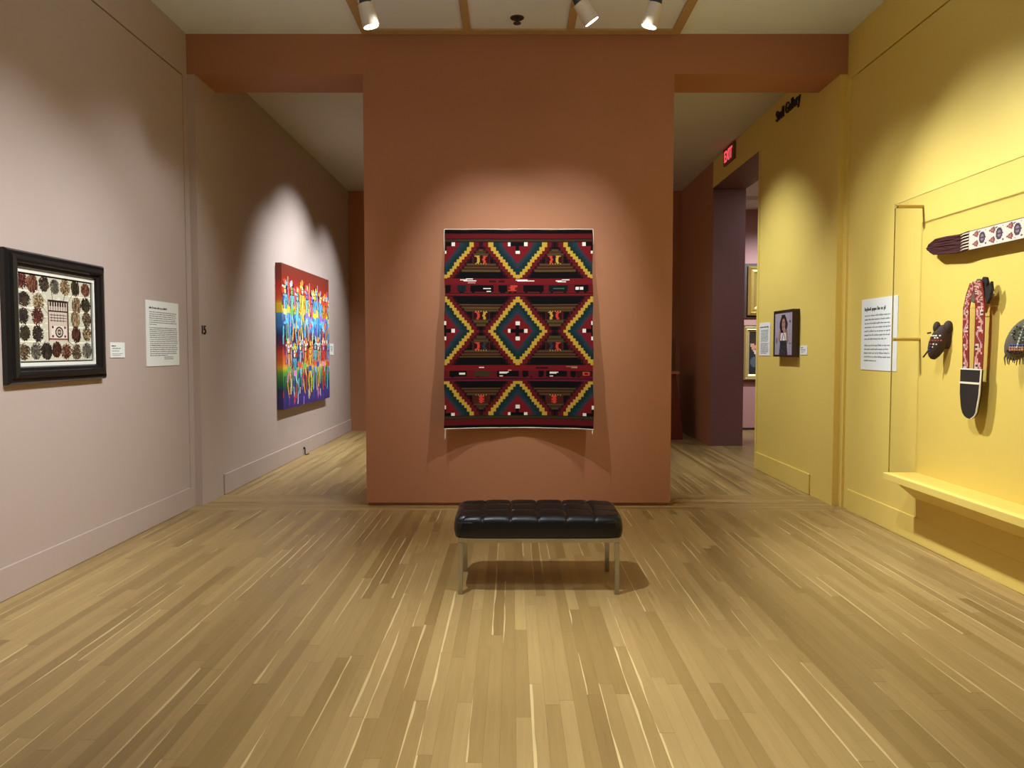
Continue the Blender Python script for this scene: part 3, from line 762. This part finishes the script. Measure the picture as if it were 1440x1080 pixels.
for k in range(34):
    z = -.032 + k*.0036; ln = rnd.uniform(-.012,.012) + .03*abs((k-17)/17)**2
    pts = [(.505, -.07, z), (.4, -.074+rnd.uniform(-.006,.006), z-.005+rnd.uniform(-.004,.004)), (.25, -.072+rnd.uniform(-.008,.008), .036+(z-.03)*.95-.002), (.1, -.072+rnd.uniform(-.006,.006), .042+(z-.03)*.88), (ln+.005, -.07+rnd.uniform(-.006,.006), .045+(z-.03)*.5)]
    fg.tube(pts, [.006,.0065,.007,.0065,.003], 6)
fg.build('fringe', m_fringe, sx_)
tf = MB()
for k in range(6):
    z = -.024+k*.02; tf.tube([(.51,-.079,z), (.455,-.082,z-.002), (.425,-.08,z-.008)], [.0045,.0035,.002], 6)
tf.build('beaded_tips', m_cord, sx_)
for a in (.25, 1.0, 1.5):
    MB().cyl((a, -.066, .04), (a, 0, .04), .003, n=8).build('mount_pin', m_brass, sx_)

# bandolier bag
bg = empty('bandolier_bag', 'hanging bag with long red beaded strap and black pouch behind the acrylic sheet', 'bag', (3.135, 4.93, 1.04), RWL)
def ribbon(pts, w, th, design=None, c=(150,40,34)):
    """flat strap following pts (x, y, z) with its width along x; design(u, k) gives the face colour"""
    m = MB(); n = 8
    P_ = [Vector(p) for p in pts]
    for i in range(len(P_)-1):
        for k in range(n):
            a = (-.5+k/n)*w; b = (-.5+(k+1)/n)*w
            p, q = P_[i], P_[i+1]
            col = design(i, k) if design else c
            m.add([p+Vector((a,-th,0)), p+Vector((b,-th,0)), q+Vector((b,-th,0)), q+Vector((a,-th,0))], [(3,2,1,0) if q.z < p.z else (0,1,2,3)], col)
        p, q = P_[i], P_[i+1]; a, b = -w/2, w/2
        m.add([p+Vector((a,0,0)), p+Vector((b,0,0)), q+Vector((b,0,0)), q+Vector((a,0,0))], [(0,1,2,3)], c)
        m.add([p+Vector((a,0,0)), p+Vector((a,-th,0)), q+Vector((a,-th,0)), q+Vector((a,0,0))], [(0,1,2,3)], c)
        m.add([p+Vector((b,0,0)), p+Vector((b,-th,0)), q+Vector((b,-th,0)), q+Vector((b,0,0))], [(0,1,2,3)], c)
    return m
def floral(seed):
    rnd = random.Random(seed); tab = {}
    def f(i, k):
        c = (134,36,30)
        if k in (0, 7): return c
        s_ = math.sin(i*.55+seed)*2 + 3.5
        if abs(k-s_) < .8: return (206,150,146)
        if i % 9 in (0,1,2) and abs(k-(7-s_)) < 1.6:
            return (26,24,34) if (i % 9 == 1 and abs(k-(7-s_)) < .9) else (214,190,180)
        if rnd.random() < .2: return rnd.choice(((226,190,170),(90,30,36),(238,160,120)))
        return c
    return f
def lerp(a, b, t): return a+(b-a)*t
def path(keys, n):
    out = []
    for i in range(n+1):
        t = i/n*(len(keys)-1); k = min(int(t), len(keys)-2); f = t-k
        out.append(tuple(lerp(keys[k][q], keys[k+1][q], f) for q in range(3)))
    return out
ribbon(path([(-.072,-.062,.33),(-.082,-.062,.55),(-.084,-.062,.74),(-.05,-.065,.83),(-.005,-.07,.90)], 64), .068, .006, floral(1)).build('strap', m_bead, bg)
ribbon(path([(.062,-.064,.33),(.072,-.066,.55),(.076,-.07,.74),(.072,-.08,.84),(.06,-.085,.905)], 64), .096, .006, floral(2)).build('strap', m_bead, bg)
tp = MB()
tp.prism([(-.045,.80),(-.02,.86),(.0,.90),(.03,.925),(.05,.91),(.06,.86),(.035,.84),(.02,.80),(.0,.765),(-.02,.77)], -.07, -.045)
tp.build('strap_lining', m_fur, bg, bevel=.004)
tp = MB().prism([(.07,.90),(.095,.93),(.125,.925),(.14,.89),(.13,.86),(.155,.87),(.175,.895),(.185,.84),(.17,.79),(.14,.75),(.12,.79),(.10,.84)], -.075, -.055)
tp.build('strap_end', m_velvet, bg, bevel=.004)
pb = MB(); W2 = .104
out = [(-W2,.325),(W2+.012,.325),(W2,.16),(W2-.02,.07)] + [(math.cos(a)*(W2-.02), .07+math.sin(a)*.075) for a in [-i*PI/10 for i in range(1,10)]] + [(-W2+.015,.07),(-W2,.16)]
pb.prism([(x, z) for x, z in out], -.085, -.062); pb.build('pouch', m_velvet, bg, bevel=.006)
tb = MB().tube([(x, -.08, z) for x, z in [out[0], out[1]]+out[2:8]], .0055, 6); tb.build('pouch_edging', m_cord, bg)
MB().box(-W2, W2+.006, -.09, -.084, .228, .241).build('pouch_band', m_cord, bg)
MB().cyl((.03,-.06,.885), (.03,0,.885), .004, n=8).build('mount_pin', m_brass, bg)
MB().tube([(-.075,-.055,.735),(.062,-.06,.735),(.16,-.02,.737)], .002, 6).build('mount_wire', m_brass, bg)

# small beaded moccasin-like pieces either side
mo = empty('beaded_amulet', 'small dark hide beaded piece with two upright lobes, left of the red strap bag', 'amulet', (3.135, 5.40, 1.44), RWL+.75)
b_ = MB()
def blob(mb, c, r, n=16, m=10, col=None, sk=(0,0)):
    vs = [];
    for j in range(m+1):
        ph = PI*j/m
        for i in range(n):
            th = 2*PI*i/n; z = math.cos(ph)
            vs.append((c[0]+r[0]*math.sin(ph)*math.cos(th)+sk[0]*z, c[1]+r[1]*math.sin(ph)*math.sin(th)+sk[1]*z, c[2]+r[2]*z))
    mb.add(vs, [(j*n+i, j*n+(i+1)%n, (j+1)*n+(i+1)%n, (j+1)*n+i) for j in range(m) for i in range(n)], col, True)
blob(b_, (0,-.085,.11), (.062,.04,.125), sk=(.03,0)); blob(b_, (-.01,-.085,.215), (.026,.024,.045)); blob(b_, (.062,-.08,.212), (.034,.028,.052)); blob(b_, (.05,-.06,.15), (.045,.04,.09))
b_.build('body', m_hide, mo)
d_ = MB()
rnd = random.Random(9)
for z, row in ((.155,((-.045,(236,230,220)),(-.03,(240,236,230)),(-.015,(236,230,220)),(.01,(240,236,230)))),(.14,((-.022,(236,230,220)),(-.005,(236,230,220)))),(.12,((-.05,(150,50,44)),(-.034,(170,60,50)),(-.018,(150,50,44)),(0,(160,60,50)),(.02,(150,50,44)))),(.095,((-.05,(160,60,50)),(-.03,(236,230,220)),(-.012,(236,230,220)))),(.075,((-.055,(50,60,120)),(-.035,(236,230,220)))),(.055,((-.06,(52,62,128)),(-.04,(60,70,140)),(-.02,(50,54,110)))),(.035,((-.058,(40,48,100)),(-.035,(60,70,140))))):
    for x, c in row:
        blob(d_, (x+.012, -.121+(.12-z)**2*2, z), (.008,.006,.0075), 8, 6, c)
d_.build('beading', m_bead, mo)
for a in ((-.055,.06,-.095,-.0), (-.01,.04,-.02,-.015)):
    MB().tube([(a[0],-.085,a[1]),(a[2],-.09,a[3])], .006, 6).build('thong', m_hide, mo)
MB().tube([(-.075,-.08,.175),(-.05,-.08,.18)], .006, 6).build('thong', m_hide, mo)
MB().cyl((.0,-.06,.14), (.0,-.004,.14), .004, n=8).build('mount_pin', m_brass, mo)
mo2 = empty('beaded_pouch', 'fringed grey beaded pouch at the right edge, right of the red strap bag', 'pouch', (3.135, 4.50, 1.43), RWL+.6)
b_ = MB(); blob(b_, (0,-.09,.13), (.085,.045,.13), sk=(.04,0)); blob(b_, (.1,-.075,.12), (.07,.04,.1)); b_.build('body', m_fur, mo2)
d_ = MB()
for k in range(9):
    t = k/8; blob(d_, (-.005+.03*t, -.137+.02*t*t, .08+.14*t), (.006,.006,.009), 8, 6, (190,210,206))
for x in range(-5, 4): blob(d_, (x*.012, -.128, .045+abs(x+1)*.004), (.007,.006,.007), 8, 6, (60,20,26))
for x in range(-3, 3):
    for z in range(3): blob(d_, (x*.013-.004, -.133, .065+z*.014), (.0075,.006,.008), 8, 6, (196,140,120) if z < 2 else (60,80,150))
for k in range(26): blob(d_, (rnd.uniform(-.04,.05), -.134, .12+rnd.random()*.09), (.006,.005,.006), 8, 6, rnd.choice(((40,60,70),(90,110,100),(30,30,40),(140,150,140))))
d_.build('beading', m_bead, mo2)
f_ = MB()
for k in range(11):
    x = -.075+k*.014; f_.tube([(x, -.1, .05), (x-.006, -.11, .015), (x-.01+rnd.uniform(-.006,.006), -.1, -.02+rnd.uniform(-.01,.015))], [.006,.005,.002], 6)
f_.build('fringe', m_fur, mo2)
MB().cyl((.0,-.06,.14), (.0,-.004,.14), .004, n=8).build('mount_pin', m_brass, mo2)

# ------------------------------------------------------------------ the bench
bn = empty('bench', 'black tufted leather bench on square chrome legs in front of the woven rug', 'bench', (.163, 4.70, 0))
BW, BD = 1.035, .535; ZT, ZB = .482, .352
NX, NY = 6, 3; GX, GY = 192, 108
def sup(x, y, n=9):
    m = max(abs(x), abs(y))
    if m < 1e-6: return x, y
    k = m / ((abs(x)**n+abs(y)**n)**(1/n))
    return x*k, y*k
def cush(i, j):
    x = -1+2*i/GX; y = -1+2*j/GY
    fx = (x+1)/2*NX; fy = (y+1)/2*NY
    a = abs((fx % 1)-.5)*2; b = abs((fy % 1)-.5)*2
    if i == GX: a = 1
    if j == GY: b = 1
    edgex = min(fx, NX-fx); edgey = min(fy, NY-fy)
    sx = (1-a**5) if 0.45 < fx < NX-.45 else 1
    sy = (1-b**5) if 0.45 < fy < NY-.45 else 1
    bul = .005*(sx*sy) + .002*(1-a*a)*(1-b*b)
    for f_, N_, S_ in ((fx, NX, BW), (fy, NY, BD)):
        if .5 < f_ < N_-.5:
            bul -= .006*math.exp(-(((f_-round(f_))*S_/N_)/.006)**2)
    for q in range(1, NX):
        for p in range(1, NY):
            d = math.hypot((fx-q)*BW/NX, (fy-p)*BD/NY); bul -= .008*math.exp(-(d/.018)**2)
    ex = min(1, (1-abs(x))*BW/2/.045); ey = min(1, (1-abs(y))*BD/2/.045)
    r = .034
    z = ZT - .004 + bul + .012*(1-x**4)*(1-y**4)
    z -= r*(1-math.sqrt(max(0, 1-(1-ex)**2))) + r*(1-math.sqrt(max(0, 1-(1-ey)**2)))
    X, Y_ = sup(x, y)
    return (X*BW/2, Y_*BD/2, z)
cm = MB(); vs = [cush(i, j) for j in range(GY+1) for i in range(GX+1)]
fs = [(j*(GX+1)+i, j*(GX+1)+i+1, (j+1)*(GX+1)+i+1, (j+1)*(GX+1)+i) for j in range(GY) for i in range(GX)]
cm.add(vs, fs, None, True)
per = [(i,0) for i in range(GX)] + [(GX,j) for j in range(GY)] + [(i,GY) for i in range(GX,0,-1)] + [(0,j) for j in range(GY,0,-1)]
base = len(cm.v); rows = []
for lev in range(5):
    t = lev/4; row = []
    for (i, j) in per:
        x, y, z = cush(i, j); k = 1 + (.012*math.sin(PI*t) - .004*t)
        row.append((x*k, y*(1+(k-1)*1.6), z + (ZB - z)*t))
    rows.append(row)
n = len(per); sv = [p for r in rows for p in r]
cm.add(sv, [(l*n+(k+1)%n, l*n+k, (l+1)*n+k, (l+1)*n+(k+1)%n) for l in range(4) for k in range(n)], None, True)
cm.add(rows[-1], [tuple(range(n))[::-1]], None)
cu = cm.build('cushion', m_leather, bn, weld=True)
for q in range(1, NX):
    for p in range(1, NY):
        x = -BW/2+BW*q/NX; y = -BD/2+BD*p/NY
        bb = MB(); blob(bb, (x, y, ZT-.006), (.009,.009,.005), 12, 8); bb.build('button', m_leather, cu)
# welt cords along the seams of the front and back edges
pi_ = MB()
for y in (-BD/2+.006, BD/2-.006):
    MB().tube([(-BW/2+.03, y, ZT-.035), (BW/2-.03, y, ZT-.035)], .004, 6).build('piping', m_leather, cu)
fx0, fx1, fy0, fy1 = -.492, .492, -.245, .245; L_ = .028
fr_ = MB().box(fx0, fx1, fy0, fy0+.012, .322, .352).box(fx0, fx1, fy1-.012, fy1, .322, .352).box(fx0, fx0+.012, fy0+.012, fy1-.012, .322, .352).box(fx1-.012, fx1, fy0+.012, fy1-.012, .322, .352).box(-.01,.01, fy0+.012, fy1-.012, .335, .352)
fr_.build('rail_frame', m_chrome, bn)
for a in (fx0, fx1-L_):
    for b in (fy0, fy1-L_):
        MB().box(a, a+L_, b-.0005, b+L_+.0005, 0, .3215).build('leg', m_chrome, bn, bevel=.0015)

# ------------------------------------------------------------------ beyond the pier, right
ped = empty('display_pedestal', 'dark red flared pedestal behind the terracotta wall with a clear case on top', 'pedestal', (2.1, 12.6, 0))
def fr_box(x0, x1, y0, y1, z0, X0, X1, Y0, Y1, z1):
    return MB().add([(x0,y0,z0),(x1,y0,z0),(x1,y1,z0),(x0,y1,z0),(X0,Y0,z1),(X1,Y0,z1),(X1,Y1,z1),(X0,Y1,z1)], [(0,3,2,1),(4,5,6,7),(0,1,5,4),(1,2,6,5),(2,3,7,6),(3,0,4,7)])
rel(fr_box(1.3, 2.84, 12.2, 13.1, 0, 1.4, 2.72, 12.25, 13.05, 1.09), ped).build('base', m_red, ped, bevel=.004)
rel(MB().box(1.36, 2.77, 12.2, 13.1, 1.09, 1.13), ped).build('top', mat('salmon_top', (196,112,84), .5), ped, bevel=.003)
c_ = MB()
for (x0,x1,y0,y1) in ((1.42,2.71,12.26,12.27),(1.42,2.71,13.03,13.04),(1.42,1.43,12.27,13.03),(2.70,2.71,12.27,13.03)): c_.box(x0,x1,y0,y1,1.13,1.66)
c_.box(1.42,2.71,12.26,13.04,1.66,1.67)
rel(c_, ped).build('clear_case', clear_mat('vitrine_acrylic', (.93,.92,.92), 1), ped)

# gilt frames in the next gallery
def gilt(name, label, loc, w, h, fw, mt, art, outer):
    o = empty(name, label, 'picture', loc, 0)
    MB().box(-w/2-outer, w/2+outer, -.03, 0, -outer*.6, h+outer*.6).build('backing', m_brownframe, o)
    MB().ring(w, h, [(0,-.03),(0,-.07),(fw*.25,-.1),(fw*.4,-.075),(fw*.6,-.085),(fw*.75,-.06),(fw,-.045),(fw,-.03)]).build('frame', mt, o)
    MB().raster(art, -w/2+fw, fw, w-2*fw, h-2*fw, -.034).build('artwork', m_paint, o)
    return o
A1 = Raster(40, 36, (58,70,54)); A1.rect(0,0,40,14,(128,132,104)); A1.rect(0,14,40,20,(84,92,66)); A1.rect(0,20,6,36,(24,20,18)); A1.ell(22,18,8,5,(70,84,50)); A1.rect(8,26,36,30,(96,82,56)); A1.ell(30,12,5,6,(50,66,40))
gilt('gilt_framed_painting', 'ornate gold-framed painting in the next gallery, the upper of two', (4.92, 13.7, 2.12), 1.18, .90, .17, m_gold, A1, .085)
A2 = Raster(44, 48, (48,38,34)); A2.ell(7,32,9,16,(44,46,50)); A2.ell(4,34,3,6,(86,98,104)); A2.ell(5,15,3.8,6,(206,150,126)); A2.ell(6,10,5,4,(60,44,34)); A2.rect(4,14,5,15,(40,26,20)); A2.rect(6,14,7,15,(40,26,20)); A2.rect(4,19,7,20,(150,80,70)); A2.poly([(3,21),(8,21),(6,28)], (220,206,186)); A2.ell(7,29,2.5,2.2,(170,120,96))
gilt('gilt_framed_portrait', 'gold-framed dark portrait in the next gallery, below the ornate frame', (4.91, 13.7, .93), 1.28, .99, .105, m_gold2, A2, .03)

# ------------------------------------------------------------------ light
NEUT = (.94, 1.0, 1.07)
def spot(name, loc, aim, watts, deg, blend=1, size=.04, color=NEUT):
    l = bpy.data.lights.new(name, 'SPOT'); l.energy = watts; l.spot_size = math.radians(deg); l.spot_blend = blend
    l.shadow_soft_size = size; l.color = color
    o = bpy.data.objects.new(name, l); COL.objects.link(o); o.location = loc
    o.rotation_euler = (Vector(aim)-Vector(loc)).to_track_quat('-Z', 'Y').to_euler()
    return o
def downlight(name, x, y, sx, sy, watts, spread=110):
    l = bpy.data.lights.new(name, 'AREA'); l.shape = 'RECTANGLE'; l.size = sx; l.size_y = sy; l.energy = watts; l.color = NEUT
    l.spread = math.radians(spread)
    o = bpy.data.objects.new(name, l); COL.objects.link(o); o.location = (x, y, H1-.05)
# woven rug
spot('lamp_rug_left', (-.75, 5.3, 4.25), (.05, YB, 1.6), 225, 52, size=.025)
spot('lamp_rug_right', (1.25, 5.3, 4.25), (.05, YB, 1.6), 225, 52, size=.025)
# bench and floor
spot('lamp_bench', (-1.0, 3.2, 4.25), (.3, 4.5, .2), 430, 46, size=.025)
spot('lamp_floor', (1.3, 1.9, 4.3), (.3, 3.0, 0), 720, 42)
# left wall
spot('lamp_left_picture', (-.3, 4.3, 4.3), (-3.03, 4.6, .5), 470, 70)
spot('lamp_left_near', (-.4, 3.0, 4.3), (-3.03, 3.3, 1.2), 200, 60)
spot('lamp_left_text', (-.6, 5.9, 4.3), (-3.03, 6.1, 1.2), 170, 70)
# rainbow canvas
spot('lamp_canvas', (-1.0, 10.0, 4.2), (-2.96, 10.2, 1.4), 580, 84)
spot('lamp_canvas_far', (-1.1, 11.8, 4.2), (-2.96, 11.8, 1.3), 300, 74)
# yellow wall
spot('lamp_case', (.75, 5.95, 4.2), (3.13, 4.75, 1.4), 500, 64, size=.025)
spot('lamp_case_near', (.8, 3.6, 4.25), (3.13, 3.9, 1.25), 380, 72)
spot('lamp_text_right', (.8, 5.8, 4.25), (3.13, 6.1, 1.2), 220, 68)
spot('lamp_portrait', (1.1, 8.5, 4.2), (3.07, 8.6, 1.3), 310, 76)
# next gallery and floor beyond
spot('lamp_gallery', (4.9, 11.6, 4.0), (4.6, 13.7, 1.6), 420, 80)
spot('lamp_rear_right', (2.0, 9.2, 4.2), (2.6, 10.9, 0.4), 70, 90)
spot('lamp_rear_left', (-2.0, 8.6, 4.2), (-2.1, 9.8, 0), 140, 90)
# unseen area lights, and an uplight added only to brighten the ceiling
downlight('fill_room', 0, 0.2, 4, 3, 50)  # broad ambient fill added for its bounce off the floor
downlight('lamp_hall', 0, 10.5, 4, 4, 40)
l = bpy.data.lights.new('fill_gallery_room', 'AREA'); l.size = 2; l.energy = 34; l.color = NEUT  # unseen fill added to brighten the next gallery's ceiling by bounce
o = bpy.data.objects.new('fill_gallery_room', l); COL.objects.link(o); o.location = (5, 10.5, 4.0)
l = bpy.data.lights.new('fill_uplight', 'AREA'); l.shape = 'RECTANGLE'; l.size = 4.5; l.size_y = .4; l.energy = 17; l.color = (.85, .97, 1.12)  # added cool fill aimed up at the ceiling, no fixture behind it
o = bpy.data.objects.new('fill_uplight', l); COL.objects.link(o); o.location = (0, 4.7, 3.85); o.rotation_euler = (PI, 0, 0)

wd = bpy.data.worlds.new('world'); sc.world = wd; wd.use_nodes = True
wd.node_tree.nodes['Background'].inputs[0].default_value = (.02,.02,.02,1)

# ------------------------------------------------------------------ camera
cd = bpy.data.cameras.new('camera'); cam = bpy.data.objects.new('camera', cd); COL.objects.link(cam)
cd.sensor_width = 36; cd.lens = 1040/1440*36; cd.clip_start = .05
cam.location = (0, 0, 1.5); cam.rotation_euler = (math.radians(90-2.7), 0, 0)
sc.camera = cam
sc.view_settings.view_transform = 'Standard'; sc.view_settings.look = 'None'; sc.view_settings.gamma = 1
sc.view_settings.use_curve_mapping = False
sc.view_settings.exposure = 0.18
